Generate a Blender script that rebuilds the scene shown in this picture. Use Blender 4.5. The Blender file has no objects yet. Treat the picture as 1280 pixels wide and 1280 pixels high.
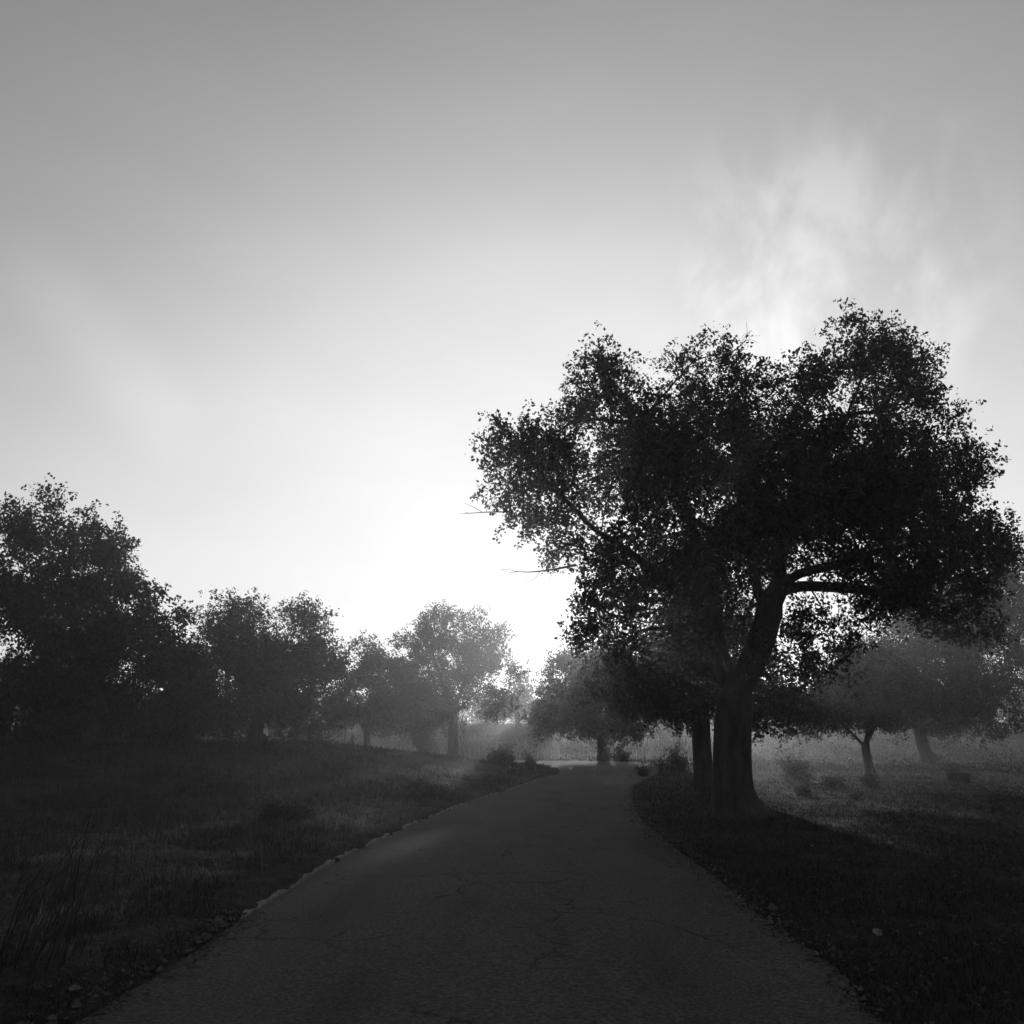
import bpy, math
import numpy as np
from mathutils import Vector, noise

R = math.radians
C = bpy.context.scene.collection
rng = np.random.default_rng(7)

# ------------------------------------------------------------------ camera
F, PITCH, CAMH = 1100.0, R(15.0), 1.5
cp, sp = math.cos(PITCH), math.sin(PITCH)
def at(u, v, Y):
    """the point at forward distance Y seen at photo position u, v (1280 px photo)"""
    yv = (640 - v) / F
    k = Y / (cp - sp * yv)
    return np.array([(u - 640) / F * k, Y, CAMH + (sp + cp * yv) * k])
def ground_at(u, v, z=0.0):
    yv = (640 - v) / F
    k = (z - CAMH) / (sp + cp * yv)
    return np.array([(u - 640) / F * k, (cp - sp * yv) * k])
cam = bpy.data.cameras.new('camera'); cam_o = bpy.data.objects.new('camera', cam); C.objects.link(cam_o)
cam_o.location = (0, 0, CAMH); cam_o.rotation_euler = (math.pi / 2 + PITCH, 0, 0)
cam.sensor_width = 36.0; cam.lens = 36.0 * F / 1280.0; cam.clip_end = 4000; cam.clip_start = 0.05
sc = bpy.context.scene; sc.camera = cam_o

# ------------------------------------------------------------------ helpers
def tag(o, label=None, cat=None, group=None, kind=None):
    if label: o['label'] = label
    if cat: o['category'] = cat
    if group: o['group'] = group
    if kind: o['kind'] = kind
    return o
def thing(name, label, cat, loc, group=None):
    o = bpy.data.objects.new(name, None); C.objects.link(o); o.location = Vector(loc)
    o.empty_display_size = 0.3
    return tag(o, label, cat, group)
def build(name, verts, loops, starts, totals, mat, parent=None, smooth=False, origin=None):
    """one mesh object from flat numpy arrays"""
    v = np.asarray(verts, dtype=np.float32)
    if origin is not None: v = v - np.asarray(origin, dtype=np.float32)
    me = bpy.data.meshes.new(name)
    me.vertices.add(len(v)); me.vertices.foreach_set('co', v.ravel())
    me.loops.add(len(loops)); me.loops.foreach_set('vertex_index', np.asarray(loops, dtype=np.int32))
    me.polygons.add(len(starts)); me.polygons.foreach_set('loop_start', np.asarray(starts, dtype=np.int32))
    me.polygons.foreach_set('use_smooth', np.full(len(starts), smooth))
    me.update(calc_edges=True); me.validate()
    me.materials.append(mat)
    o = bpy.data.objects.new(name, me); C.objects.link(o)
    if parent is not None: o.parent = parent
    elif origin is not None: o.location = Vector(origin)
    return o
def build_quads(name, verts, quads, mat, parent=None, smooth=False, origin=None):
    q = np.asarray(quads, dtype=np.int32)
    k = q.shape[1]
    return build(name, verts, q.ravel(), np.arange(len(q)) * k, None, mat, parent, smooth, origin)
def sstep(a, b, x):
    t = np.clip((np.asarray(x, dtype=float) - a) / (b - a), 0, 1)
    return t * t * (3 - 2 * t)
_ns = [(0.31, 0.17, 1.3), (0.73, -0.41, 4.1), (-0.57, 0.88, 2.2), (1.31, 0.67, 0.4), (-1.9, 1.4, 5.0), (2.7, 2.1, 3.3)]
def wob(x, y, s=1.0):
    """cheap smooth noise about -1..1"""
    t = 0; a = 0
    for i, (p, q, r) in enumerate(_ns):
        w = 1.0 / (1 + i * 0.45)
        t = t + w * np.sin(s * (p * x + q * y) * 2.1 + r + 1.3 * np.sin(s * (q * x - p * y) * 1.3 + r * 2)); a += w * 0.75
    return t / a

# ------------------------------------------------------------------ materials
def new_mat(name):
    m = bpy.data.materials.new(name); m.use_nodes = True
    nt = m.node_tree; nt.nodes.clear()
    return m, nt, nt.nodes, nt.links
def ramp(N, stops):
    r = N.new('ShaderNodeValToRGB'); e = r.color_ramp.elements
    while len(e) < len(stops): e.new(0.5)
    for el, (p, c) in zip(e, stops): el.position = p; el.color = (c, c, c, 1)
    return r
def leaf_material(name, lo, hi, trans=0.35, spec=0.2):
    m, nt, N, L = new_mat(name)
    out = N.new('ShaderNodeOutputMaterial')
    geo = N.new('ShaderNodeNewGeometry')
    rp = ramp(N, [(0, lo), (1, hi)]); L.new(geo.outputs['Random Per Island'], rp.inputs[0])
    b = N.new('ShaderNodeBsdfPrincipled'); b.inputs['Roughness'].default_value = 0.55
    b.inputs['Specular IOR Level'].default_value = spec
    L.new(rp.outputs[0], b.inputs['Base Color'])
    t = N.new('ShaderNodeBsdfTranslucent'); L.new(rp.outputs[0], t.inputs['Color'])
    mx = N.new('ShaderNodeMixShader'); mx.inputs[0].default_value = trans
    L.new(b.outputs[0], mx.inputs[1]); L.new(t.outputs[0], mx.inputs[2]); L.new(mx.outputs[0], out.inputs[0])
    return m
def rough_material(name, stops, scale, bump=0.5, bscale=None, dist=0.03, detail=8, stretch=(1, 1, 1), rough=0.9, extra=None, spec=0.08):
    m, nt, N, L = new_mat(name)
    out = N.new('ShaderNodeOutputMaterial'); b = N.new('ShaderNodeBsdfPrincipled')
    b.inputs['Roughness'].default_value = rough; b.inputs['Specular IOR Level'].default_value = spec
    tc = N.new('ShaderNodeTexCoord'); mp = N.new('ShaderNodeMapping'); mp.inputs['Scale'].default_value = stretch
    L.new(tc.outputs['Object'], mp.inputs[0])
    n = N.new('ShaderNodeTexNoise'); n.inputs['Scale'].default_value = scale; n.inputs['Detail'].default_value = detail
    n.inputs['Roughness'].default_value = 0.65
    L.new(mp.outputs[0], n.inputs[0])
    rp = ramp(N, stops); L.new(n.outputs[0], rp.inputs[0])
    n2 = N.new('ShaderNodeTexNoise'); n2.inputs['Scale'].default_value = bscale or scale * 3; n2.inputs['Detail'].default_value = 6
    L.new(mp.outputs[0], n2.inputs[0])
    bp = N.new('ShaderNodeBump'); bp.inputs['Strength'].default_value = bump; bp.inputs['Distance'].default_value = dist
    L.new(n2.outputs[0], bp.inputs['Height']); L.new(bp.outputs[0], b.inputs['Normal'])
    col = rp.outputs[0]
    if extra: col = extra(N, L, tc, col)
    L.new(col, b.inputs['Base Color']); L.new(b.outputs[0], out.inputs[0])
    return m

M_leaf = leaf_material('oak_leaves', 0.025, 0.06, 0.3)
M_leaf2 = leaf_material('oak_leaves_paler', 0.03, 0.07, 0.3)
M_shrub = leaf_material('shrub_leaves', 0.035, 0.08, 0.3)
M_grass = leaf_material('grass_blades', 0.015, 0.06, 0.25, 0.03)
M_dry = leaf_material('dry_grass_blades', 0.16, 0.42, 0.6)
M_bank = leaf_material('bank_grass_blades', 0.012, 0.05, 0.1, 0.03)
M_bark = rough_material('oak_bark', [(0.3, 0.018), (0.7, 0.07)], 5, 1.0, 9, 0.06, stretch=(1, 1, 0.25))
M_litter = leaf_material('fallen_leaves', 0.012, 0.05, 0.15)
M_stone = rough_material('pale_stone', [(0.3, 0.12), (0.7, 0.26)], 14, 0.6, 30, 0.01)
M_post = rough_material('weathered_wood', [(0.3, 0.06), (0.7, 0.14)], 6, 0.6, 20, 0.01, stretch=(1, 1, 0.1))
def soil_extra(N, L, tc, col):
    n = N.new('ShaderNodeTexNoise'); n.inputs['Scale'].default_value = 0.55; n.inputs['Detail'].default_value = 5
    L.new(tc.outputs['Object'], n.inputs[0])
    rp = ramp(N, [(0.42, 0.35), (0.6, 1.0)]); L.new(n.outputs[0], rp.inputs[0])
    mx = N.new('ShaderNodeMix'); mx.data_type = 'RGBA'; mx.blend_type = 'MULTIPLY'; mx.inputs[0].default_value = 1
    L.new(col, mx.inputs[6]); L.new(rp.outputs[0], mx.inputs[7])
    return mx.outputs[2]
M_soil = rough_material('grassy_soil', [(0.3, 0.012), (0.55, 0.03), (0.8, 0.085)], 9, 1.0, 22, 0.06, extra=soil_extra)
M_gravel = leaf_material('road_gravel', 0.02, 0.085, 0.0)
M_verge = rough_material('dusty_gravel', [(0.3, 0.08), (0.7, 0.30)], 18, 1.0, 45, 0.03)
def road_extra(N, L, tc, col):
    def mult(a, b):
        mx = N.new('ShaderNodeMix'); mx.data_type = 'RGBA'; mx.blend_type = 'MULTIPLY'; mx.inputs[0].default_value = 1
        L.new(a, mx.inputs[6]); L.new(b, mx.inputs[7]); return mx.outputs[2]
    # long worn patches
    mp = N.new('ShaderNodeMapping'); mp.inputs['Scale'].default_value = (1.0, 0.22, 1)
    L.new(tc.outputs['Object'], mp.inputs[0])
    n = N.new('ShaderNodeTexNoise'); n.inputs['Scale'].default_value = 1.1; n.inputs['Detail'].default_value = 7
    L.new(mp.outputs[0], n.inputs[0])
    rp = ramp(N, [(0.34, 0.74), (0.42, 0.95), (0.5, 1.0), (0.66, 1.12)]); L.new(n.outputs[0], rp.inputs[0])
    col = mult(col, rp.outputs[0])
    # cracks
    wn = N.new('ShaderNodeTexNoise'); wn.inputs['Scale'].default_value = 2.2; wn.inputs['Detail'].default_value = 5
    L.new(tc.outputs['Object'], wn.inputs[0])
    ad = N.new('ShaderNodeMix'); ad.data_type = 'RGBA'; ad.blend_type = 'LINEAR_LIGHT'; ad.inputs[0].default_value = 0.35
    L.new(tc.outputs['Object'], ad.inputs[6]); L.new(wn.outputs['Color'], ad.inputs[7])
    vo = N.new('ShaderNodeTexVoronoi'); vo.feature = 'DISTANCE_TO_EDGE'; vo.inputs['Scale'].default_value = 0.75
    L.new(ad.outputs[2], vo.inputs['Vector'])
    cr = ramp(N, [(0.0, 0.25), (0.018, 1.0)]); L.new(vo.outputs['Distance'], cr.inputs[0])
    pn = N.new('ShaderNodeTexNoise'); pn.inputs['Scale'].default_value = 0.35; L.new(tc.outputs['Object'], pn.inputs[0])
    pr = ramp(N, [(0.44, 0.0), (0.54, 1.0)]); L.new(pn.outputs[0], pr.inputs[0])
    mx = N.new('ShaderNodeMix'); mx.data_type = 'RGBA'; L.new(pr.outputs[0], mx.inputs[0])
    mx.inputs[6].default_value = (1, 1, 1, 1); L.new(cr.outputs[0], mx.inputs[7])
    col = mult(col, mx.outputs[2])
    return col
M_road = rough_material('old_asphalt', [(0.32, 0.03), (0.5, 0.075), (0.66, 0.13)], 38, 1.0, 80, 0.025, rough=0.88, extra=road_extra, spec=0.05)

# ------------------------------------------------------------------ road outline and terrain
def spline(pts, n):
    p = np.array(pts, dtype=float)
    d = np.r_[0, np.cumsum(np.linalg.norm(np.diff(p, axis=0), axis=1))]
    e = np.vstack([2 * p[0] - p[1], p, 2 * p[-1] - p[-2]])
    out = []
    for i in range(len(p) - 1):
        k = max(2, int(n * (d[i + 1] - d[i]) / d[-1]))
        t = np.linspace(0, 1, k, endpoint=False)[:, None]
        a, b, c, q = e[i], e[i + 1], e[i + 2], e[i + 3]
        out.append(0.5 * (2 * b + (c - a) * t + (2 * a - 5 * b + 4 * c - q) * t ** 2 + (3 * b - a - 3 * c + q) * t ** 3))
    out.append(p[-1:]); return np.vstack(out)
def resample(p, n):
    d = np.r_[0, np.cumsum(np.linalg.norm(np.diff(p, axis=0), axis=1))]
    s = np.linspace(0, d[-1], n)
    return np.stack([np.interp(s, d, p[:, i]) for i in range(2)], 1)
L_px = [(205, 1215), (305, 1148), (410, 1083), (475, 1050), (560, 1013), (640, 986), (680, 974)]
R_px = [(1050, 1215), (985, 1170), (928, 1125), (866, 1076), (825, 1046), (797, 1020), (791, 1000), (797, 980)]
Lg = [ground_at(*p) for p in L_px]; Rg = [ground_at(*p) for p in R_px]
edge_l = spline([(-2.9, -6), (-2.62, 2.5)] + [tuple(p) for p in Lg] + [(2.6, 50), (1.6, 57), (-4, 62), (-14, 66), (-30, 70)], 500)
edge_r = spline([(1.3, -6), (1.75, 2.5)] + [tuple(p) for p in Rg] + [(7.7, 49), (9.0, 57), (8.2, 65), (3, 70), (-8, 73), (-30, 77)], 500)
road_poly = np.vstack([edge_l, edge_r[::-1]])
def inside(P):
    r = np.zeros(len(P), bool); a = road_poly; b = np.roll(road_poly, -1, axis=0)
    for (x1, y1), (x2, y2) in zip(a, b):
        if y1 == y2: continue
        c = (y1 > P[:, 1]) != (y2 > P[:, 1])
        r ^= c & (P[:, 0] < (x2 - x1) * (P[:, 1] - y1) / (y2 - y1) + x1)
    return r
def dist_to(P, line):
    o = np.full(len(P), 1e9)
    for i in range(0, len(line), 50):
        seg = line[i:i + 50]
        for j in range(0, len(P), 60000):
            q = P[j:j + 60000]
            d = ((q[:, None, :] - seg[None]) ** 2).sum(2).min(1)
            o[j:j + 60000] = np.minimum(o[j:j + 60000], d)
    return np.sqrt(o)
def road_z(Y):
    Y = np.asarray(Y, dtype=float)
    return 0.5 * sstep(38, 66, Y) + 0.008 * np.clip(Y - 66, 0, 200)
def terrain(P):
    P = np.atleast_2d(np.asarray(P, dtype=float))
    x, y = P[:, 0], P[:, 1]
    ins = inside(P); dl = dist_to(P, edge_l[::3]); dr = dist_to(P, edge_r[::3])
    left = dl < dr
    z = road_z(y)
    n1 = wob(x, y, 1.6); n2 = wob(x + 31, y - 7, 6.0)
    zl = 0.02 + (0.10 + 0.05 * n1) * sstep(0.0, 0.55, dl) + 0.025 * n2 * sstep(0, 0.6, dl) \
        + 1.5 * sstep(0.3, 15, dl) * (0.35 + 0.65 * sstep(6, 30, y)) + 0.09 * wob(x, y, 0.45) * sstep(0.5, 4, dl)
    zr = -0.01 + 0.04 * sstep(0.0, 0.4, dr) + 0.015 * n2 * sstep(0, .5, dr) + 0.05 * wob(x, y, 0.4) * sstep(0.5, 4, dr) \
        + 4.0 * sstep(54, 150, y) * sstep(3, 25, dr)
    far = 4.0 * sstep(85, 220, np.hypot(x, y)) * left
    out = np.where(left, zl + far, zr)
    out = np.where(ins, -0.07, out)
    return z + out
def tz(x, y): return float(terrain([(x, y)])[0])

def axis(segs):
    out = []
    for a, b, n in segs: out.append(np.linspace(a, b, n, endpoint=False))
    return np.r_[tuple(out), segs[-1][1]]
def grow(a, b, n, k): return a + (b - a) * (np.expm1(k * np.linspace(0, 1, n)) / np.expm1(k))
gx = np.r_[-grow(4.5, 420, 110, 5.2)[::-1], np.arange(-4.42, 9.0, 0.075), grow(9.0, 420, 100, 5.2)]
gy = np.r_[-grow(5, 160, 20, 3)[::-1], grow(-4.8, 80, 420, 2.4)[1:], grow(80.5, 460, 90, 2.0)]
X, Y = np.meshgrid(gx, gy)
P = np.stack([X.ravel(), Y.ravel()], 1)
Z = terrain(P)
nx, ny = len(gx), len(gy)
idx = np.arange(nx * ny).reshape(ny, nx)
Q = np.stack([idx[:-1, :-1].ravel(), idx[:-1, 1:].ravel(), idx[1:, 1:].ravel(), idx[1:, :-1].ravel()], 1)
tag(build_quads('ground', np.c_[P, Z], Q, M_soil, smooth=True), kind='structure')

# road sheet with a slightly cambered, worn and ragged edge
nst = 900
el, er = resample(edge_l, nst), resample(edge_r, nst)
ts = np.r_[-0.012, 0.0, 0.006, 0.02, np.linspace(0.05, 0.95, 19), 0.98, 0.994, 1.0, 1.012]
V = []
for k, t in enumerate(ts):
    p = el * (1 - t) + er * t
    if k in (0, 1, len(ts) - 1, len(ts) - 2):
        rag = 0.04 * wob(p[:, 0] * 3, p[:, 1], 1.6) + 0.03 * wob(p[:, 0], p[:, 1] * 3, 6.0)
        p = p + np.c_[rag, rag * 0]
    z = road_z(p[:, 1]) + 0.045 * (1 - (2 * t - 1) ** 2) + 0.006 * wob(p[:, 0], p[:, 1], 1.2)
    if k in (0, len(ts) - 1): z = z - 0.09
    V.append(np.c_[p, z])
nt_ = len(ts); V = np.stack(V, 1).reshape(-1, 3)
idx = np.arange(nst * nt_).reshape(nst, nt_)
Q = np.stack([idx[:-1, :-1].ravel(), idx[:-1, 1:].ravel(), idx[1:, 1:].ravel(), idx[1:, :-1].ravel()], 1)
tag(build_quads('road', V, Q, M_road, smooth=True), kind='structure')

# pale broken concrete lip along the left edge of the road
k_ = (el[:, 1] > 8.5) & (el[:, 1] < 44)
pl_ = el[k_]; dn = np.gradient(pl_, axis=0); dn /= np.linalg.norm(dn, axis=1)[:, None]; nr = np.c_[-dn[:, 1], dn[:, 0]]
V = []
for o_, hz in ((-.01, -.05), (-.005, .035), (.045, .04), (.06, .03), (.065, -.05)):
    rg = .02 * wob(pl_[:, 0] * 2, pl_[:, 1], 4.0) + .012 * wob(pl_[:, 0], pl_[:, 1], 15.0)
    q = pl_ + nr * (o_ * 1.3 + rg)[:, None] if not np.isscalar(rg) else pl_
    dip = np.clip(wob(pl_[:, 0] + 5, pl_[:, 1], 2.6) - .15, 0, 1) * .05
    V.append(np.c_[q, road_z(pl_[:, 1]) + hz + .01 * wob(pl_[:, 0], pl_[:, 1], 11.0) - dip])
nk = len(pl_); V = np.stack(V, 1).reshape(-1, 3); idx = np.arange(nk * 5).reshape(nk, 5)
Q = np.stack([idx[:-1, :-1].ravel(), idx[:-1, 1:].ravel(), idx[1:, 1:].ravel(), idx[1:, :-1].ravel()], 1)
tag(build_quads('kerb', V, Q, M_verge, smooth=False), kind='structure')

# ------------------------------------------------------------------ trees
def tube(path, rad, sides, V, Qd, off, lump=0.0, roots=None):
    """append a tapered tube along path; returns new vertex offset"""
    n = len(path)
    T = np.gradient(path, axis=0); T /= np.linalg.norm(T, axis=1)[:, None] + 1e-9
    a = np.array([1.0, 0, 0]) if abs(T[0, 0]) < 0.8 else np.array([0, 1.0, 0])
    fr = []
    for i in range(n):
        a = a - T[i] * a.dot(T[i]); a /= np.linalg.norm(a) + 1e-9
        fr.append((a.copy(), np.cross(T[i], a)))
    ang = np.arange(sides) / sides * 2 * np.pi
    A = np.array([f[0] for f in fr]); B = np.array([f[1] for f in fr])
    rr = np.repeat(np.asarray(rad)[:, None], sides, 1)
    if lump:
        s = np.arange(n)[:, None] * 0.5
        rr = rr * (1 + lump * np.sin(3 * ang[None] + s * 0.7) + 0.6 * lump * np.sin(7 * ang[None] + 1.7 + s * 0.9) + 0.4 * lump * np.sin(11 * ang[None] - s))
    if roots: rr = rr * (1 + .30 * np.exp(-np.clip(path[:, 2] - path[0, 2], 0, 99) / roots)[:, None] * (np.sin(5 * ang + 1) * .6 + np.sin(3 * ang + 2.2) * .5 + .15)[None])
    ring = path[:, None, :] + rr[..., None] * (np.cos(ang)[None, :, None] * A[:, None] + np.sin(ang)[None, :, None] * B[:, None])
    V.append(ring.reshape(-1, 3))
    i = np.arange(n - 1)[:, None] * sides; j = np.arange(sides)[None]; j2 = (j + 1) % sides
    q = np.stack([i + j, i + j2, i + sides + j2, i + sides + j], 2).reshape(-1, 4) + off
    Qd.append(q)
    return off + n * sides

def leaves_mesh(name, centres, n_per, spread, size, mat, parent, origin, g, up=0.3):
    sub = max(1, n_per // 8)                       # leaves sit in rosettes at the twig ends
    tw = np.repeat(centres, sub, 0) + g.normal(0, 1, (len(centres) * sub, 3)) * np.asarray(spread)
    tw = np.repeat(tw, 8, 0); k = len(tw)
    c = tw + g.normal(0, 1, (k, 3)) * size * .62
    d = g.normal(0, 1, (k, 3)); d /= np.linalg.norm(d, axis=1)[:, None]
    nrm = g.normal(0, 1, (k, 3)) + np.array([0, 0, up]); s = np.cross(d, nrm); s /= np.linalg.norm(s, axis=1)[:, None] + 1e-9
    ln = size * g.uniform(0.65, 1.3, k)[:, None]; w = ln * g.uniform(0.45, 0.7, k)[:, None]
    nn = np.cross(s, d) * ln * 0.12
    v = np.stack([c - d * ln * .5, c + s * w * .5 - d * ln * .05 + nn, c + d * ln * .5, c - s * w * .5 - d * ln * .05 + nn], 1).reshape(-1, 3)
    return build_quads(name, v, np.arange(k * 4).reshape(k, 4), mat, parent, False, origin)

def colonise(seeds, attr, D, kill, g, maxit=140, droop=0.0):
    pos = list(seeds[0]); par = list(seeds[1])
    A = attr.copy(); near = np.full(len(A), -1); nd = np.full(len(A), 1e9)
    new = list(range(len(pos)))
    kids = {}
    for it in range(maxit):
        if not len(A): break
        NP = np.array([pos[i] for i in new]); ni = np.array(new)
        for c in range(0, len(NP), 400):
            d2 = np.linalg.norm(A[:, None] - NP[None, c:c + 400], axis=2)
            m = d2.argmin(1); dm = d2[np.arange(len(A)), m]
            u = dm < nd; nd[u] = dm[u]; near[u] = ni[c:c + 400][m[u]]
        keep = nd > kill
        A, near, nd = A[keep], near[keep], nd[keep]
        if not len(A): break
        pa = np.array(pos)
        dirs = A - pa[near]; dirs /= nd[:, None]
        u, inv = np.unique(near, return_inverse=True)
        S = np.zeros((len(u), 3)); np.add.at(S, inv, dirs)
        new = []
        for i, s in zip(u, S):
            L_ = np.linalg.norm(s)
            if L_ < 1e-6: s = g.normal(0, 1, 3); L_ = np.linalg.norm(s)
            s = s / L_ + g.normal(0, 0.16, 3) + np.array([0, 0, -droop]); s /= np.linalg.norm(s)
            p = pos[i] + s * D
            if kids.get(i, 0) >= 4: continue
            kids[i] = kids.get(i, 0) + 1
            pos.append(p); par.append(int(i)); new.append(len(pos) - 1)
        if not new: break
    return np.array(pos), np.array(par)

def skeleton(pos, par, rb, rt, flare=True):
    n = len(pos); kids = [[] for _ in range(n)]
    for i in range(1, n): kids[par[i]].append(i)
    cnt = np.zeros(n)
    for i in range(n - 1, -1, -1):
        cnt[i] = sum(cnt[c] for c in kids[i]) if kids[i] else 1
    e = math.log(rb / rt) / math.log(max(cnt[0], 2))
    rad = rt * cnt ** e
    return kids, rad

def seeds_from(lines, D):
    """lines: list of (parent line index or -1, attach fraction, points); returns nodes, parents, list of node ids per line"""
    pos, par, ids = [], [], []
    for pl, fr, pts in lines:
        p = np.array(pts, dtype=float)
        if pl >= 0:
            a = ids[pl][int(round(fr * (len(ids[pl]) - 1)))]
            p = np.vstack([pos[a], p])
        s = spline(p, max(4, int(np.linalg.norm(np.diff(p, axis=0), axis=1).sum() / D)))
        my = []
        for k, q in enumerate(s):
            if pl >= 0 and k == 0: my.append(a); continue
            par.append(my[-1] if my else -1); pos.append(q); my.append(len(pos) - 1)
        ids.append(my)
    return pos, par, ids
def spline3(p, n): return spline(p, n)

def in_blobs(blobs, n, g, gap=0.0, gscale=0.5, seed=0.0):
    vol = np.array([np.prod(b[1]) * b[2] for b in blobs]); vol /= vol.sum()
    out = []
    while len(out) < n:
        b = blobs[g.choice(len(blobs), p=vol)]
        d = g.normal(0, 1, 3); d /= np.linalg.norm(d); d *= g.uniform() ** (1 / 2.4)
        q = b[0] + d * b[1]
        if gap and noise.noise(Vector(q * gscale) + Vector((seed, seed * .7, 3.1))) < gap - 0.5 and g.uniform() < 0.96: continue
        out.append(q)
    return np.array(out)

def tree(name, label, base, lines, blobs, rb, rt, D, kill, nattr, per, spread, lsize, seed, mat, group=None, limbs=True,
         gap=0.4, gscale=0.55, droop=0.0, cat='tree', sides=10, bare=None, flare=0.7):
    g = np.random.default_rng(seed)
    base = np.asarray(base, dtype=float)
    root = thing(name, label, cat, base, group)
    A = in_blobs(blobs, nattr, g, gap, gscale, seed)
    pos, par, ids = seeds_from(lines, D)
    pos, par = colonise((pos, par), A, D, kill, g, droop=droop)
    kids, rad = skeleton(pos, par, rb, rt)
    rad = rad * (1 + flare * np.exp(-np.clip(pos[:, 2] - base[2], 0, 99) / (rb * 0.9)))
    # chains
    chains = []; owner = {}
    stack = [(0, -1, 0)]
    while stack:
        st, pa, own = stack.pop()
        ch = ([pa] if pa >= 0 else []) + [st]; c = st
        while kids[c]:
            ks = sorted(kids[c], key=lambda k: -rad[k])
            for k in ks[1:]:
                stack.append((k, c, own if own else (k if (rad[k] > 0.22 * rb and limbs) else 0)))
            c = ks[0]; ch.append(c)
        chains.append((ch, own, pa))
    groups = {}
    for ch, own, pa in chains: groups.setdefault(own, []).append((ch, pa))
    # the thin twigs that carry the leaves
    twigs = []
    late = np.arange(max(max(x) for x in ids) + 1, len(pos))
    for q in range(0, len(A), 500):
        dd = np.linalg.norm(A[q:q + 500, None] - pos[None, late], axis=2); nn_ = dd.argmin(1)
        for a_, n_, d_ in zip(A[q:q + 500], late[nn_], dd.min(1)):
            if d_ > kill * 1.6: continue
            e_ = a_ + (a_ - pos[n_]) * .35 + g.normal(0, .05, 3)
            twigs.append((np.array([pos[n_], (pos[n_] + a_) / 2 + g.normal(0, .03, 3), e_]), np.array([rt * .75, rt * .5, rt * .22])))
    for own, cl in groups.items():
        V, Qd, off = [], [], 0
        for ch, pa in cl:
            path = pos[ch]; r = rad[ch].copy()
            if pa >= 0: r[0] = min(r[0], r[1] * 1.15)
            if len(path) > 4 and r[0] > rt * 2:
                sm = path.copy(); sm[1:-1] = 0.25 * path[:-2] + 0.5 * path[1:-1] + 0.25 * path[2:]; path = sm
            big = r[0] > 0.35 * rb
            off = tube(path, r, sides + 8 if (big and own == 0 and sides >= 10) else (sides if r[0] > 0.12 * rb else (5 if r[0] > 2.5 * rt else 4)), V, Qd, off, 0.06 if big else 0.02, roots=rb * .8 if pa < 0 else None)
        if not own:
            for tp, tr in twigs: off = tube(tp, tr, 3, V, Qd, off)
        build_quads('limb' if own else 'trunk', np.vstack(V), np.vstack(Qd), M_bark, root, True, base)
    tips = np.array([i for i in range(len(pos)) if not kids[i] and i > max(max(x) for x in ids)])
    c = np.vstack([A, pos[tips]]) if len(tips) else A
    leaves_mesh('foliage', c, per, spread, lsize * 1.15, mat, root, base, g)
    if bare:
        for pts, r0 in bare:
            V, Qd, off = [], [], 0
            s = spline(np.array(pts), 14); off = tube(s, np.linspace(r0, 0.006, len(s)), 5, V, Qd, off)
            for k in range(3, len(s), 1):
                for q in range(int(g.uniform() < .55)):
                    d = g.normal(0, .55, 3) + (s[k] - s[k - 1]) / np.linalg.norm(s[k] - s[k - 1]) * .8 + np.array([0, 0, -0.15]); d /= np.linalg.norm(d)
                    l_ = g.uniform(0.15, 0.5)
                    tw = np.array([s[k], s[k] + d * l_ * .5 + g.normal(0, .03, 3), s[k] + d * l_ + g.normal(0, .06, 3)])
                    off = tube(tw, np.array([0.007, 0.005, 0.003]), 4, V, Qd, off)
            tag(build_quads('dead_branch', np.vstack(V), np.vstack(Qd), M_bark, root, True, base), 'bare leafless branch sticking out of the crown')
    return root

def blob(u, v, Y, ru, rv, ry=None, w=1.0):
    c = at(u, v, Y); k = Y / F * 1.03
    return (c, np.array([ru * k, (ry if ry is not None else ru * k * 0.9), rv * k]), w)

def base_at(u, Y):
    x = at(u, 935, Y)[0]
    return np.array([x, Y, tz(x, Y) - 0.05])

# ---- the big oak beside the road
Y0 = 20.0
b0 = base_at(916, Y0)
def p0(u, v, dy=0): return at(u, v, Y0 + dy)
lines = [
    (-1, 0, [b0, p0(915, 985), p0(914, 940), p0(916, 895), p0(924, 860)]),
    (0, 1, [p0(944, 822), p0(957, 785), p0(964, 752), p0(972, 735, -.2)]),       # stem leaning right
    (0, .93, [p0(903, 830, .4), p0(892, 780, .8), p0(880, 720, 1.2), p0(862, 650, 1.5)]),   # stem leaning left
    (1, 1, [p0(1000, 716, -.6), p0(1040, 708, -1.2), p0(1090, 690, -2), p0(1140, 682, -2.4)]),
    (1, .95, [p0(1000, 733, .3), p0(1050, 735, .9), p0(1100, 741, 1.4), p0(1150, 760, 1.7), p0(1195, 785, 1.8)]),
    (1, 1, [p0(975, 700), p0(985, 650, .5), p0(1010, 590, .8), p0(1060, 520, 1)]),
    (1, .7, [p0(948, 740, 1), p0(938, 690, 1.8), p0(940, 620, 2.2)]),
    (2, .5, [p0(850, 740, -.6), p0(800, 700, -1.4), p0(740, 660, -1.8)]),
    (2, .25, [p0(865, 800, -.8), p0(830, 785, -1.6), p0(790, 790, -2)]),
    (2, 1, [p0(840, 590, 1), p0(800, 530, .6)]),
]
blobs = []
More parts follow.
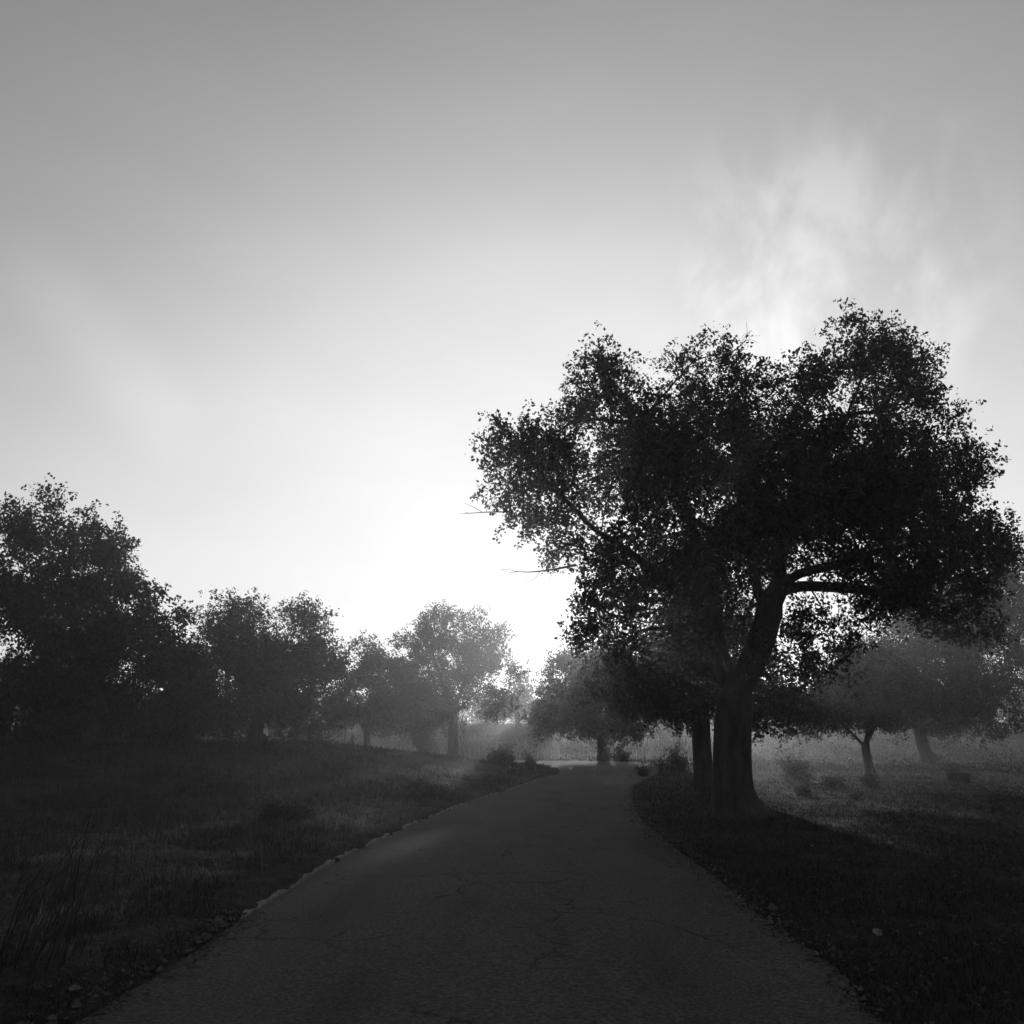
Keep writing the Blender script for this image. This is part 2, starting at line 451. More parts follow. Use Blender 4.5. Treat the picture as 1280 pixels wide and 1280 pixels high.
for (u, v, ru, rv, dy) in [
    (750, 476, 54, 52, .5), (748, 480, 50, 46, -1.2), (655, 556, 60, 42, 1.0), (1010, 490, 50, 40, .6), (1030, 470, 36, 40, -.8), (715, 700, 40, 46, .2), (720, 545, 46, 46, .8), (700, 600, 46, 56, -.2), (790, 560, 50, 60, .2), (735, 790, 34, 40, .8), (765, 860, 34, 34, -.4), (700, 520, 40, 36, -.8), (655, 558, 58, 40, -.6), (640, 618, 50, 48, .3), (690, 600, 60, 60, -1.8), (690, 655, 50, 36, 1.2),
    (880, 470, 66, 54, 1.0), (830, 510, 60, 60, -1.5), (955, 510, 70, 56, -1), (1085, 450, 62, 64, .3), (1120, 470, 60, 60, 2), (1165, 525, 48, 60, -1.5),
    (1180, 600, 62, 62, 1), (1225, 610, 45, 60, 0),
    (800, 600, 80, 80, 2), (850, 590, 100, 85, -2.6), (900, 560, 100, 85, 3), (985, 590, 100, 85, 2.4), (1010, 600, 100, 90, -2.8), (1100, 590, 100, 80, -2.5), (1090, 590, 90, 80, 3),
    (1110, 655, 110, 48, 0), (1170, 680, 105, 42, -1.8), (1190, 690, 90, 45, 2),
    (770, 690, 60, 60, -1.5), (770, 760, 50, 50, 1), (820, 720, 80, 80, 1.5), (830, 790, 65, 55, -1.8), (890, 690, 90, 70, -3), (900, 720, 80, 70, 3),
    (960, 670, 80, 60, 3.4), (960, 660, 70, 50, -3.4), (780, 830, 44, 44, -1), (760, 800, 36, 44, 1.4), (800, 868, 40, 24, .4), (840, 868, 40, 26, -1.2), (735, 770, 26, 40, -.6), (850, 840, 55, 40, 2.5), (1110, 732, 70, 22, 1.0), (1150, 755, 60, 24, 1.5), (1200, 780, 40, 26, 1.6), (1215, 730, 40, 40, .4), (1060, 725, 40, 16, 1.0)]:
    blobs.append(blob(u, v, Y0 + dy, ru, rv, None, 1.0))
for (u, v, ru, rv, dy) in [(1010, 800, 40, 40, .8), (1000, 840, 50, 26, -.8), (1040, 835, 32, 28, .5), (960, 830, 26, 36, -1.4), (1070, 765, 36, 30, 1.0), (1020, 770, 40, 36, .4), (1060, 800, 30, 40, .9)]:
    blobs.append(blob(u, v, Y0 + dy, ru, rv, 1.0, .55))
for (u, v, ru, rv, dy) in [(1050, 694, 44, 18, -1.2), (1085, 718, 46, 16, -.4), (1130, 715, 50, 22, -1), (1180, 735, 46, 30, 0), (1130, 755, 46, 20, 1.4), (1185, 775, 40, 24, 1.7), (1225, 760, 40, 40, .5), (1060, 752, 34, 16, 1)]:
    blobs.append(blob(u, v, Y0 + dy, ru, rv, .9, 1.1))
tree('oak_tree', 'largest oak with a tall broad crown and thick forked trunk right beside the road', b0, lines, blobs,
     0.40, 0.008, 0.2, 0.36, 4700, 40, 0.18, 0.086, 11, M_leaf, sides=10, gap=0.5, gscale=1.15, flare=0.75,
     bare=[([p0(720, 706), p0(690, 712, .2), p0(662, 715, .2), p0(643, 714, .3)], .035), ([p0(640, 640), p0(612, 640, .2), p0(580, 642, .3)], .02),
           ([p0(1010, 730, -.3), p0(1030, 765, -.4), p0(1042, 800, -.5)], .025), ([p0(915, 440, 1), p0(928, 430, 1), p0(936, 418, 1)], .018)])

# ---- the other oaks, each with its own trunk, limbs and crown
def oak(label, u, Y, tl, bl, rb, seed, lsize=0.13, nattr=500, per=76, spread=0.27, group=None, mat=None, gap=0.45, D=0.4, kill=0.8, rt=0.012, name='oak_tree', gs=0.6):
    b = base_at(u, Y)
    lines = [(-1, 0, [b] + [at(x, y, Y + d) for x, y, d in tl[0]])]
    for pl, fr, pts in tl[1:]: lines.append((pl, fr, [at(x, y, Y + d) for x, y, d in pts]))
    bb = [blob(x, y, Y + d, ru, rv, None, 1.0) for x, y, ru, rv, d in bl]
    return tree(name, label, b, lines, bb, rb, rt, D, kill, nattr, per, spread, lsize, seed, mat or M_leaf2, group, limbs=True, gap=gap, gscale=gs, sides=8)

oak('dark oak with a straight trunk standing just behind the largest oak', 878, 35,
    [[(877, 940, 0), (876, 905, 0), (874, 870, 0)], (0, 1, [(860, 850, -.5), (835, 830, -1)]), (0, 1, [(895, 850, .5), (930, 830, .8)])],
    [(800, 868, 50, 32, -1.5), (850, 845, 60, 55, 1.5), (900, 840, 70, 60, -1), (950, 865, 55, 48, 1), (985, 880, 40, 32, -.5), (830, 885, 45, 24, 1), (770, 850, 34, 36, 1), (880, 800, 70, 50, 1)],
    0.36, 21, nattr=750, lsize=0.12, mat=M_leaf)
oak('small oak with a slender forked trunk and flat bottomed crown in the misty field', 1084, 46,
    [[(1085, 950, 0), (1080, 932, 0)], (0, 1, [(1066, 918, 0), (1050, 903, -.5)]), (0, 1, [(1088, 918, .3), (1094, 900, .5), (1098, 880, .5)]), (0, .9, [(1084, 915, -.6), (1082, 896, -.8)])],
    [(1010, 890, 50, 26, 0), (1060, 868, 60, 44, 1.5), (1090, 850, 55, 50, -1.5), (1130, 880, 50, 36, 1), (1165, 895, 40, 24, -.5), (1030, 850, 40, 36, 1)],
    0.22, 22, nattr=800, lsize=0.12, rt=0.01, mat=M_leaf)
oak('wide hazy oak at the far right beyond the small forked oak', 1160, 62,
    [[(1152, 930, 0), (1150, 905, 0)], (0, 1, [(1130, 870, 0), (1110, 840, 0)]), (0, 1, [(1180, 870, 0), (1200, 820, 0)])],
    [(1110, 850, 60, 44, 1), (1180, 770, 70, 50, 0), (1160, 830, 80, 60, -2), (1230, 800, 70, 80, 1), (1220, 890, 70, 36, -1), (1260, 760, 50, 70, 1), (1150, 895, 60, 22, 1)],
    0.4, 23, nattr=1300, lsize=0.16, spread=.34, mat=M_leaf)
oak('pale hazy oak in the middle behind the bend of the road', 752, 72,
    [[(752, 930, 0), (750, 910, 0)], (0, 1, [(735, 890, 0), (715, 865, 0)]), (0, 1, [(765, 890, 0), (775, 860, 0)])],
    [(700, 840, 22, 28, 0), (715, 870, 42, 36, 1.5), (745, 855, 46, 44, -1), (726, 840, 34, 30, .3), (740, 835, 26, 24, -.6), (780, 875, 40, 44, 1), (685, 900, 28, 24, 0), (730, 905, 60, 20, -1), (790, 905, 36, 20, 0)],
    0.36, 24, nattr=650, lsize=0.18, spread=.34)
oak('round crowned hazy oak left of the road bend, sky showing between its limbs', 566, 60,
    [[(566, 915, 0), (566, 888, 0)], (0, 1, [(552, 850, 0), (540, 815, .5)]), (0, 1, [(582, 850, 0), (595, 815, -.5)]), (0, .9, [(592, 868, .5), (620, 850, .5)]), (0, .8, [(545, 872, -.4), (520, 850, -.6)])],
    [(560, 785, 40, 26, 0), (520, 815, 30, 28, .5), (600, 790, 32, 28, -.5), (570, 825, 56, 36, 1.5), (625, 825, 28, 24, 0), (638, 850, 20, 24, .4), (605, 830, 30, 30, -.5), (540, 860, 50, 40, -1.5), (510, 905, 40, 22, 0), (545, 912, 30, 18, 1), (605, 865, 34, 30, 1), (620, 885, 24, 16, 0), (520, 885, 40, 30, 0), (555, 898, 36, 18, 0)],
    0.34, 25, nattr=620, lsize=0.14, gap=0.5, spread=.28)
oak('low bushy oak half hidden between the round hazy oak and the wide oak', 461, 66,
    [[(458, 910, 0), (456, 892, 0)], (0, 1, [(445, 870, 0), (440, 850, 0)]), (0, 1, [(470, 870, 0), (485, 845, 0)])],
    [(465, 820, 28, 24, 0), (445, 850, 30, 34, 1), (480, 860, 44, 40, -1), (500, 840, 26, 26, 1), (475, 898, 40, 18, 0), (430, 880, 30, 24, 0), (500, 880, 30, 30, 1)],
    0.26, 26, nattr=420, lsize=0.16, spread=.32)
oak('wide dense oak with a notched double crown on the left bank', 330, 45,
    [[(318, 930, 0), (322, 900, 0)], (0, 1, [(300, 860, 0), (285, 810, .5)]), (0, 1, [(345, 860, 0), (370, 810, -.5)])],
    [(290, 785, 42, 42, .5), (320, 770, 28, 30, -.5), (370, 790, 44, 40, -.5), (400, 820, 36, 40, .8), (345, 840, 80, 50, -2), (280, 850, 46, 50, 1), (400, 870, 42, 36, 0), (340, 885, 90, 34, 1.5), (270, 890, 44, 34, -1), (400, 895, 40, 26, .5)],
    0.36, 27, nattr=900, lsize=0.13, spread=.28)
oak('tall oak at the left edge rising above the other roadside trees', 112, 30,
    [[(112, 930, 0), (114, 880, 0)], (0, 1, [(95, 800, 0), (85, 720, .5), (95, 670, .5)]), (0, 1, [(145, 810, 0), (180, 770, -.4)]), (0, .9, [(70, 830, .6), (30, 760, .6)])],
    [(110, 680, 46, 44, 0), (70, 660, 36, 36, .8), (40, 640, 34, 46, .3), (140, 710, 34, 40, -.8), (100, 740, 80, 50, 1), (170, 760, 40, 36, .4), (215, 785, 32, 30, 0), (120, 800, 90, 44, -1.5), (30, 760, 60, 70, 0), (60, 850, 70, 50, 1), (150, 860, 60, 36, 1), (210, 830, 36, 40, 0), (30, 870, 60, 50, -1), (10, 690, 40, 60, 1), (90, 895, 80, 34, .5), (20, 910, 50, 30, 0)],
    0.36, 28, nattr=1300, lsize=0.12, per=56, spread=.2, gap=.54, gs=.9, D=.32, kill=.62, mat=M_leaf)
oak('dark low oak between the tall left edge oak and the wide double crowned oak', 216, 38,
    [[(214, 940, 0), (214, 915, 0)], (0, 1, [(200, 880, 0), (190, 860, 0)]), (0, 1, [(230, 880, 0), (240, 850, 0)])],
    [(190, 870, 50, 34, 0), (240, 860, 44, 40, 1), (215, 840, 46, 40, -1), (150, 895, 46, 30, 0), (260, 895, 40, 28, -.5), (215, 905, 50, 24, .5)],
    0.28, 29, nattr=550, lsize=0.12, mat=M_leaf)
# far off trees closing the view across the misty field
fgrp = 'far pale trees closing the misty field'
flabel = 'pale far off tree among others at the back of the misty field'
for i, (u, Y, w, h) in enumerate([(648, 118, 34, 62), (610, 135, 40, 48), (690, 140, 40, 40), (830, 130, 50, 40), (900, 150, 50, 36), (980, 145, 54, 38), (1060, 155, 50, 36), (1130, 140, 60, 46), (1210, 150, 60, 44), (520, 128, 46, 44), (430, 120, 46, 44), (340, 115, 50, 46), (250, 110, 50, 46), (150, 105, 56, 50), (50, 100, 56, 52), (1280, 135, 60, 50)]):
    b = base_at(u, Y)
    yb = 935 - (b[2] - CAMH) * F / Y
    g = np.random.default_rng(400 + i); j = lambda s: float(g.uniform(-s, s))
    oak('misty rounded tree in the gap left of the pale oak at the road bend' if i == 0 else flabel, u, Y,
        [[(u + j(3), yb - h * .3, 0), (u + j(6), yb - h * .5, 0)]],
        [(u + j(5), yb - h * .78, w * .45, h * .3, 0), (u - w * .32, yb - h * .58, w * .36, h * .28, j(2)), (u + w * .3, yb - h * .55, w * .38, h * .3, j(2)), (u + j(6), yb - h * .45, w * .5, h * .28, j(2))],
        0.3, 300 + i, lsize=0.32, nattr=160, per=22, spread=.8, D=.9, kill=1.6, rt=.03, name='distant_tree', group=None if i == 0 else fgrp)

# the wood that closes the horizon, too far off to tell its trees apart
g = np.random.default_rng(5)
a = g.uniform(R(-62), R(62), 5200); rr_ = g.uniform(215, 300, 5200)
px_, py_ = rr_ * np.sin(a), rr_ * np.cos(a)
ht = 6.5 + 2.2 * np.sin(a * 41) * np.sin(a * 17 + 1) + 1.6 * np.sin(a * 93 + 2)
cz = terrain(np.stack([px_, py_], 1)) + ht * g.uniform(0, 1, 5200) ** .8
leaves_mesh('distant_wood', np.stack([px_, py_, cz], 1), 16, 1.1, 0.9, M_leaf2, None, None, g)
tag(bpy.data.objects['distant_wood'], 'hazy wood along the horizon', 'wood', kind='stuff')

# ------------------------------------------------------------------ shrubs
def shrub(name, label, u, Y, w, h, seed, twiggy=False, group=None, mat=None, lsize=0.06, n=60, per=26, cat='shrub'):
    g = np.random.default_rng(seed); b = base_at(u, Y); b[2] += 0.03
    root = thing(name, label, cat, b, group)
    V, Qd, off = [], [], 0; tips = []
    clumps = [(g.normal(0, .2 * w), g.normal(0, .15 * w), g.uniform(.35, 1.0)) for _ in range(3 + int(w * 1.6))]
    clumps[0] = (0.05 * w, 0, 1.0)
    for k in range(n):
        cx, cy, ch = clumps[g.integers(len(clumps))]
        q0 = b + np.array([cx + g.normal(0, .05), cy + g.normal(0, .05), 0]); q0[2] = tz(q0[0], q0[1]) - .03
        hh = h * ch * g.uniform(.45, 1.15) * (1.25 if g.uniform() < .12 else 1)
        sp_ = g.normal(0, .30 * hh + .05, 2)
        q2 = q0 + np.array([sp_[0], sp_[1], hh]); q1 = q0 + (q2 - q0) * np.array([.3, .3, .55]) + g.normal(0, .04, 3)
        st_ = spline(np.array([q0, q1, q2]), 9)
        off = tube(st_, np.linspace(.011, .003, len(st_)), 4, V, Qd, off)
        for m in range(2 if not twiggy else 3, len(st_)):
            if g.uniform() < (.85 if not twiggy else .7): tips.append(st_[m])
    build_quads('stems', np.vstack(V), np.vstack(Qd), M_bark, root, True, b)
    leaves_mesh('foliage', np.array(tips), max(8, per // 2) if not twiggy else 8, (.05 + .03 * h), lsize, mat or M_shrub, root, b, g)
    return root
shrub('shrub', 'upright twiggy shrub in the grass between the largest oak and the small forked oak', 993, 40, 1.5, 1.35, 51, True, n=80, per=40, lsize=.07)
shrub('shrub', 'low dark bush in front of the upright twiggy shrub', 1000, 29, 0.8, 0.28, 52, n=40, lsize=.06)
shrub('shrub', 'low wide bush to the right of the upright twiggy shrub', 1037, 36, 1.4, 0.4, 53, n=60)
shrub('shrub', 'small bush at the foot of the slender forked oak', 1082, 36, 0.7, 0.6, 54, n=40)
shrub('shrub', 'bush near the right edge of the grass, under the wide hazy oak', 1185, 42, 1.5, 0.55, 55, n=60)
shrub('shrub', 'dark bush leaning over the right side of the road at the bend', 800, 46, 0.9, 0.7, 56, n=50)
shrub('shrub', 'hazy bush under the branches left of the dark straight trunk', 838, 52, 2.4, 1.5, 57, n=80, lsize=.08)
shrub('shrub', 'rounded dark shrub beside the bright tall grass left of the road bend', 629, 52, 2.3, 1.25, 58, n=90, lsize=.08)
shrub('shrub', 'small twiggy shrub between the rounded shrub and the road bend', 662, 50, 1.2, 0.95, 59, True, n=60, per=30)
shrub('shrub', 'spreading shrub under the pale hazy oak at the road bend', 770, 69, 3.2, 1.2, 60, n=80, lsize=.1)
shrub('shrub', 'leafy thicket below the wide double crowned oak', 392, 42, 3.0, 1.1, 61, n=90, lsize=.08)
shrub('shrub', 'thin bush under the round crowned hazy oak', 530, 55, 2.6, 1.1, 62, True, n=80, per=30)
shrub('shrub', 'dark mound of weeds on the bank beside the middle of the road', 520, 27, 1.6, .5, 63, n=70)
shrub('shrub', 'dark weedy bush on the left bank nearer than the mound of weeds', 365, 17.5, 1.5, .45, 64, n=70)
shrub('shrub', 'dark bush on the left bank farthest from the road', 250, 22, 1.8, .6, 65, n=80)

# ------------------------------------------------------------------ grasses
def blades(name, pts, h, w, mat, g, lean=0.35, kind='stuff', parent=None, origin=None, wind=(0, 0)):
    k = len(pts); a = g.uniform(0, 2 * np.pi, k)
    dirx = np.stack([np.cos(a), np.sin(a), np.zeros(k)], 1)
    ln = g.normal(0, lean, (k, 2)) + np.array(wind)
    tip = np.c_[ln * h[:, None], h * np.sqrt(np.clip(1 - (ln ** 2).sum(1) * .5, .25, 1))]
    mid = np.c_[tip[:, :2] * .3, tip[:, 2] * .58]
    s = dirx * w[:, None] * .5
    v = np.stack([pts - s, pts + s, pts + mid + s * .75, pts + mid - s * .75, pts + tip], 1).reshape(-1, 3)
    b = np.arange(k)[:, None] * 5
    loops = np.concatenate([b + [[0, 1, 2, 3]], b + [[3, 2, 4]]], 1).ravel()
    starts = np.concatenate([np.arange(k)[:, None] * 7, np.arange(k)[:, None] * 7 + 4], 1).ravel()
    return build(name, v, loops, starts, None, mat, parent, False, origin)
def scatter(n, ya, yb, pw, g, left=None, umax=760):
    """ground points, denser near the camera, off the road; left True/False/None"""
    y = ya * (yb / ya) ** (g.uniform(0, 1, n) ** pw)
    x = g.uniform(-umax, umax, n) / F * y * 1.02
    P = np.stack([x, y], 1)
    dl, dr = dist_to(P, edge_l[::3]), dist_to(P, edge_r[::3])
    ins = inside(P)
    k = ~ins
    if left is not None: k &= (dl < dr) == left
    P, dl, dr = P[k], dl[k], dr[k]
    return np.c_[P, terrain(P)], np.minimum(dl, dr)
g = np.random.default_rng(77)
# mown dark grass on the right
p, d = scatter(330000, 4.4, 60, .85, g, False)
clump = wob(p[:, 0], p[:, 1], 2.0)
k = (clump > -0.35) | (g.uniform(0, 1, len(p)) < .35); k &= (d > .05) | (g.uniform(0, 1, len(p)) < .4)
p, d, clump = p[k], d[k], clump[k]
h = g.uniform(.025, .075, len(p)) * (1 + .5 * np.clip(clump, 0, 1)) * (1 + p[:, 1] / 60)
tag(blades('grass', p - [0, 0, .01], h, .004 + .00055 * p[:, 1] * g.uniform(.6, 1.3, len(p)), M_grass, g, .5), 'short dark grass under the largest oak right of the road', 'grass', kind='stuff')
# rough grass and weeds on the left bank
p, d = scatter(260000, 4.4, 70, .85, g, True)
clump = wob(p[:, 0] + 11, p[:, 1], 1.3)
k = (clump > 0.0) | (g.uniform(0, 1, len(p)) < .28); k &= (d > .12) | (g.uniform(0, 1, len(p)) < .5)
p, d, clump = p[k], d[k], clump[k]
h = g.uniform(.04, .13, len(p)) * (1 + 1.2 * np.clip(clump, 0, 1)) * (.5 + .5 * sstep(.1, 1.2, d)) * (1 + p[:, 1] / 70)
tag(blades('rough_grass', p - [0, 0, .01], h, .004 + .0005 * p[:, 1] * g.uniform(.6, 1.3, len(p)), M_bank, g, .45), 'rough dry grass and weeds on the bank left of the road', 'grass', kind='stuff')
# fallen leaves under the oak and along the road, gravel washed to the road's edges
p, d = scatter(2600, 4.4, 40, .8, g, False)
k_ = len(p); leaves_mesh('leaf_litter', p + np.c_[np.zeros((k_, 2)), g.uniform(.01, .05, k_)], 8, (.25, .25, .006), .05, M_litter, None, None, g, up=4)
tag(bpy.data.objects['leaf_litter'], 'fallen dry leaves scattered in the grass right of the road', 'leaf litter', kind='stuff')
gp = []
for edge in (edge_l, edge_r):
    e_ = resample(edge[(edge[:, 1] > 3.5) & (edge[:, 1] < (9 if edge is edge_l else 40))], 1000 if edge is edge_l else 3500)
    gp.append(e_ + g.normal(0, .13, e_.shape))
gp = np.vstack(gp); gi = inside(gp)
gz = np.where(gi, road_z(gp[:, 1]) + .008, terrain(gp) + .004)
gs_ = g.gamma(2.0, .006, len(gp)) + .005
oc = np.array([[1, 0, 0], [-1, 0, 0], [0, 1, 0], [0, -1, 0], [0, 0, .7], [0, 0, -.7]], float)
gv = (np.c_[gp, gz][:, None] + oc[None] * gs_[:, None, None] * g.uniform(.6, 1.3, (len(gp), 6, 1))).reshape(-1, 3)
of = np.array([[0, 2, 4], [2, 1, 4], [1, 3, 4], [3, 0, 4], [2, 0, 5], [1, 2, 5], [3, 1, 5], [0, 3, 5]])
gf = (np.arange(len(gp))[:, None, None] * 6 + of[None]).reshape(-1, 3)
tag(build_quads('gravel', gv, gf, M_gravel), 'loose gravel along the edges of the road', 'gravel', kind='stuff')
# the pale tall grass catching the light behind the bank
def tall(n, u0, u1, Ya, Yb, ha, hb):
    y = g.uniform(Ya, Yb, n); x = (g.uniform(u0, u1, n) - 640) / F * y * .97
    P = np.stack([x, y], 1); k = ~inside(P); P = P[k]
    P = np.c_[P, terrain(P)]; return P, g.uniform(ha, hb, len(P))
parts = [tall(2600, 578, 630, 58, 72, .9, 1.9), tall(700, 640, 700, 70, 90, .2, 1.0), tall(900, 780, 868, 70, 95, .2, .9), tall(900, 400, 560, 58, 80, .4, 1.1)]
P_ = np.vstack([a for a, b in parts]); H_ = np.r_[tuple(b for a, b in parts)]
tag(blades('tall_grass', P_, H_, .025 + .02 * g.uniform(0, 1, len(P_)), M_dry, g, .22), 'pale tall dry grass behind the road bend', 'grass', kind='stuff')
p, d = scatter(90000, 50, 190, .9, g, None, 700)
h = g.uniform(.06, .2, len(p))
tag(blades('field_grass', p, h, .04 + .04 * g.uniform(0, 1, len(p)), M_bank, g, .4), 'misty grass of the open field beyond the trees', 'grass', kind='stuff')
# dry stems leaning at the near left
def stems(label, u, v, Y, n, hmin, hmax, seed, wind):
    gg = np.random.default_rng(seed); x = at(u, v, Y)[0]; b = np.array([x, Y, tz(x, Y)])
    root = thing('weed_clump', label, 'weeds', b)
    pts = np.tile(b, (n, 1)) + np.c_[gg.normal(0, .16, (n, 2)), np.zeros(n)]
    blades('stems', pts, gg.uniform(hmin, hmax, n), gg.uniform(.006, .012, n), M_bank, gg, .25, parent=root, origin=b, wind=wind)
stems('dry weed stems leaning to the right at the near left corner', 40, 1170, 6.2, 60, .5, 1.1, 91, (.45, .1))
stems('tall dry weed stems on the bank at the left edge behind the leaning stems', 90, 1060, 9.0, 60, .4, 1.0, 92, (.3, .0))
stems('short spiky weed clump on the bank close to the road edge', 330, 1085, 11.0, 45, .2, .5, 93, (.0, .0))

# ------------------------------------------------------------------ stones and posts
def stone(label, u, v, r, seed):
    gg = np.random.default_rng(seed); q = ground_at(u, v); b = np.array([q[0], q[1], tz(*q)])
    V = []; n, m = 10, 7
    for i in range(m):
        th = math.pi * i / (m - 1)
        for j in range(n):
            a = 2 * math.pi * j / n
            d = Vector((math.sin(th) * math.cos(a), math.sin(th) * math.sin(a), math.cos(th)))
            rr = r * (1 + .45 * noise.noise(d * 1.4 + Vector((seed, 0, 0))) + .15 * noise.noise(d * 4 + Vector((0, seed, 0))))
            V.append([d.x * rr * 1.25, d.y * rr, d.z * rr * .7 + r * .3])
    Qs = [[i * n + j, (i + 1) * n + j, (i + 1) * n + (j + 1) % n, i * n + (j + 1) % n] for i in range(m - 1) for j in range(n)]
    o = build_quads('stone', np.array(V), Qs, M_stone, None, False); o.location = Vector(b)
    o.rotation_euler = (0, 0, seed)
    tag(o, label, 'stone')
stone('pale stone in the grass close to the right road edge below the largest oak', 843, 1061, .055, 3)
stone('pale flat stone in the grass nearest to the bottom right corner', 1098, 1172, .04, 8)
stone('small stone in the grass between the road edge and the far right', 1015, 1060, .035, 12)
stone('small pale stone on the left verge beside the middle of the road', 330, 1092, .03, 17)
def post(label, u, Y, h, lean):
    b = base_at(u, Y); V, Qd = [], []
    s = np.array([[0, 0, -.1], [lean * .5, 0, h * .5], [lean, 0, h * .97], [lean * 1.02, 0, h]])
    off = tube(s, np.array([.055, .05, .048, .02]), 7, V, Qd, 0)
    o = build_quads('wooden_post', np.vstack(V), np.vstack(Qd), M_post, None, True); o.location = Vector(b)
    tag(o, label, 'post', 'thin wooden posts on the bank')
post('tallest thin post under the crowns left of the round hazy oak', 430, 56, 1.75, .05)
post('thin leaning post just right of the tallest post', 436, 58, 1.45, .16)
post('shortest thin post of the three under the crowns', 441, 57, 1.2, -.03)

# ------------------------------------------------------------------ air
hv = [(-430, -170, -1.3), (430, -170, -1.3), (430, 470, -1.3), (-430, 470, -1.3)]
zt = 15.0
verts = hv + [(a, b, zt) for a, b, _ in hv]
m, nt, N, L = new_mat('haze')
out = N.new('ShaderNodeOutputMaterial'); pv = N.new('ShaderNodeVolumePrincipled')
pv.inputs['Color'].default_value = (.92, .92, .92, 1); pv.inputs['Density'].default_value = 0.0012; pv.inputs['Anisotropy'].default_value = 0.77
L.new(pv.outputs[0], out.inputs['Volume'])
tag(build_quads('haze', verts, [[0, 3, 2, 1], [4, 5, 6, 7], [0, 1, 5, 4], [1, 2, 6, 5], [2, 3, 7, 6], [3, 0, 4, 7]], m), kind='stuff')

# ------------------------------------------------------------------ sun and sky
SUN_U, SUN_V = 745, 795
SKY_GAIN = 0.205
sd = at(SUN_U, SUN_V, 100.0) - np.array([0, 0, CAMH]); sd /= np.linalg.norm(sd)
elev = math.asin(sd[2]); azim = math.atan2(sd[0], sd[1])
sl = bpy.data.lights.new('sun', 'SUN'); sl.energy = 2.4; sl.angle = R(.5); sl.color = (1, 1, 1)
so = bpy.data.objects.new('sun', sl); C.objects.link(so)
so.rotation_euler = Vector(-sd).to_track_quat('-Z', 'Y').to_euler(); so.location = (0, 0, 30)
w = bpy.data.worlds.new('World'); sc.world = w; w.use_nodes = True
nt = w.node_tree; N, L = nt.nodes, nt.links; N.clear()
out = N.new('ShaderNodeOutputWorld'); bg = N.new('ShaderNodeBackground'); bg.inputs['Strength'].default_value = 0.1
sky = N.new('ShaderNodeTexSky'); sky.sky_type = 'NISHITA'; sky.sun_disc = False
sky.sun_elevation = elev; sky.sun_rotation = azim; sky.air_density = 1.0; sky.dust_density = 3.0; sky.ozone_density = 1.0
bw = N.new('ShaderNodeRGBToBW'); L.new(sky.outputs[0], bw.inputs[0])
# thin wisps of cloud high on the right
tc = N.new('ShaderNodeTexCoord')
mp = N.new('ShaderNodeMapping'); mp.inputs['Rotation'].default_value = (0, R(32), 0); mp.inputs['Scale'].default_value = (8, 6, 4.4)
L.new(tc.outputs['Generated'], mp.inputs[0])
n1 = N.new('ShaderNodeTexNoise'); n1.inputs['Scale'].default_value = 1.6; n1.inputs['Detail'].default_value = 9; n1.inputs['Roughness'].default_value = .55; n1.inputs['Distortion'].default_value = .25
L.new(mp.outputs[0], n1.inputs[0])
r1 = ramp(N, [(.45, 0), (.64, 1)]); L.new(n1.outputs[0], r1.inputs[0])
cd = at(1030, 345, 100.0) - np.array([0, 0, CAMH]); cd /= np.linalg.norm(cd)
dt = N.new('ShaderNodeVectorMath'); dt.operation = 'DOT_PRODUCT'; L.new(tc.outputs['Generated'], dt.inputs[0]); dt.inputs[1].default_value = tuple(cd)
r2 = N.new('ShaderNodeMapRange'); r2.interpolation_type = 'SMOOTHERSTEP'; r2.inputs[1].default_value = math.cos(R(12.5)); r2.inputs[2].default_value = math.cos(R(1.5)); L.new(dt.outputs['Value'], r2.inputs[0])
mu = N.new('ShaderNodeMath'); mu.operation = 'MULTIPLY'; L.new(r1.outputs[0], mu.inputs[0]); L.new(r2.outputs[0], mu.inputs[1])
mu2 = N.new('ShaderNodeMath'); mu2.operation = 'MULTIPLY_ADD'; L.new(mu.outputs[0], mu2.inputs[0]); mu2.inputs[1].default_value = 0.27; mu2.inputs[2].default_value = 1.0
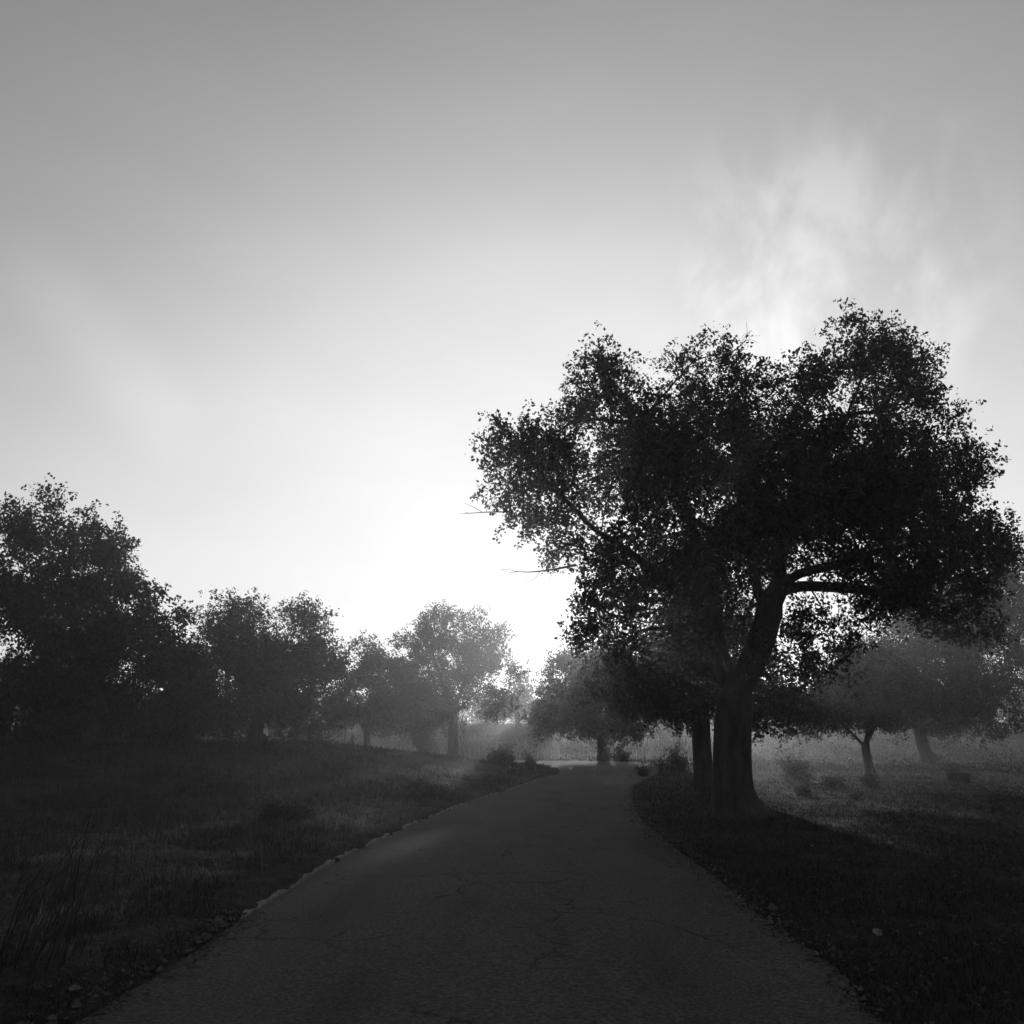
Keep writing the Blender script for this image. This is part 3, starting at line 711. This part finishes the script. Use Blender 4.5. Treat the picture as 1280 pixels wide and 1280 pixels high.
# faint painted light beam on the other side and a barely seen unevenness everywhere
cd2 = at(130, 440, 100.0) - np.array([0, 0, CAMH]); cd2 /= np.linalg.norm(cd2)
ax2 = at(200, 520, 100.0) - np.array([0, 0, CAMH]); ax2 /= np.linalg.norm(ax2)
nrm2 = np.cross(cd2, ax2); nrm2 /= np.linalg.norm(nrm2)
def mnode(op, a, b, c=None):
    n = N.new('ShaderNodeMath'); n.operation = op
    for i, q in enumerate((a, b, c)):
        if q is None: continue
        if isinstance(q, (int, float)): n.inputs[i].default_value = q
        else: L.new(q, n.inputs[i])
    return n.outputs[0]
def dotn(vec):
    d = N.new('ShaderNodeVectorMath'); d.operation = 'DOT_PRODUCT'; L.new(tc.outputs['Generated'], d.inputs[0]); d.inputs[1].default_value = tuple(vec)
    return d.outputs['Value']
def smooth(v, a, b):
    r = N.new('ShaderNodeMapRange'); r.interpolation_type = 'SMOOTHERSTEP'; r.inputs[1].default_value = a; r.inputs[2].default_value = b; L.new(v, r.inputs[0])
    return r.outputs[0]
streak = mnode('MULTIPLY', smooth(dotn(cd2), math.cos(R(9)), math.cos(R(1))), smooth(mnode('ABSOLUTE', dotn(nrm2), 0), .065, .0))
n3 = N.new('ShaderNodeTexNoise'); n3.inputs['Scale'].default_value = 3.2; n3.inputs['Detail'].default_value = 5; n3.inputs['Roughness'].default_value = .5
mp3 = N.new('ShaderNodeMapping'); mp3.inputs['Scale'].default_value = (1, 1, 2.4); mp3.inputs['Rotation'].default_value = (0, R(-20), 0); L.new(tc.outputs['Generated'], mp3.inputs[0]); L.new(mp3.outputs[0], n3.inputs[0])
uneven = mnode('MULTIPLY_ADD', n3.outputs[0], .22, -.11)
mu2b = mnode('ADD', mu2.outputs[0], mnode('MULTIPLY_ADD', streak, .09, uneven))
mu3 = N.new('ShaderNodeMath'); mu3.operation = 'MULTIPLY'; 
def mth(op, a, b):
    n = N.new('ShaderNodeMath'); n.operation = op
    for i, q in enumerate((a, b)):
        if isinstance(q, (int, float)): n.inputs[i].default_value = q
        else: L.new(q, n.inputs[i])
    return n.outputs[0]
# tone curve put into the sky colour, compressing its brightest part
u = mth('MULTIPLY', bw.outputs[0], SKY_GAIN)
sky_curve = mth('DIVIDE', u, mth('POWER', mth('ADD', 1.0, mth('POWER', u, 3.0)), 1 / 3))
L.new(mth('MULTIPLY', sky_curve, 9.0), mu3.inputs[0]); L.new(mu2b, mu3.inputs[1])
L.new(mu3.outputs[0], bg.inputs['Color']); L.new(bg.outputs[0], out.inputs[0])

# ------------------------------------------------------------------ render
sc.render.engine = 'CYCLES'
sc.view_settings.view_transform = 'Standard'; sc.view_settings.look = 'None'; sc.view_settings.gamma = 1
sc.view_settings.exposure = 0.0
sc.cycles.use_denoising = True
sc.cycles.max_bounces = 6; sc.cycles.volume_bounces = 1; sc.cycles.diffuse_bounces = 3
sc.cycles.use_adaptive_sampling = False
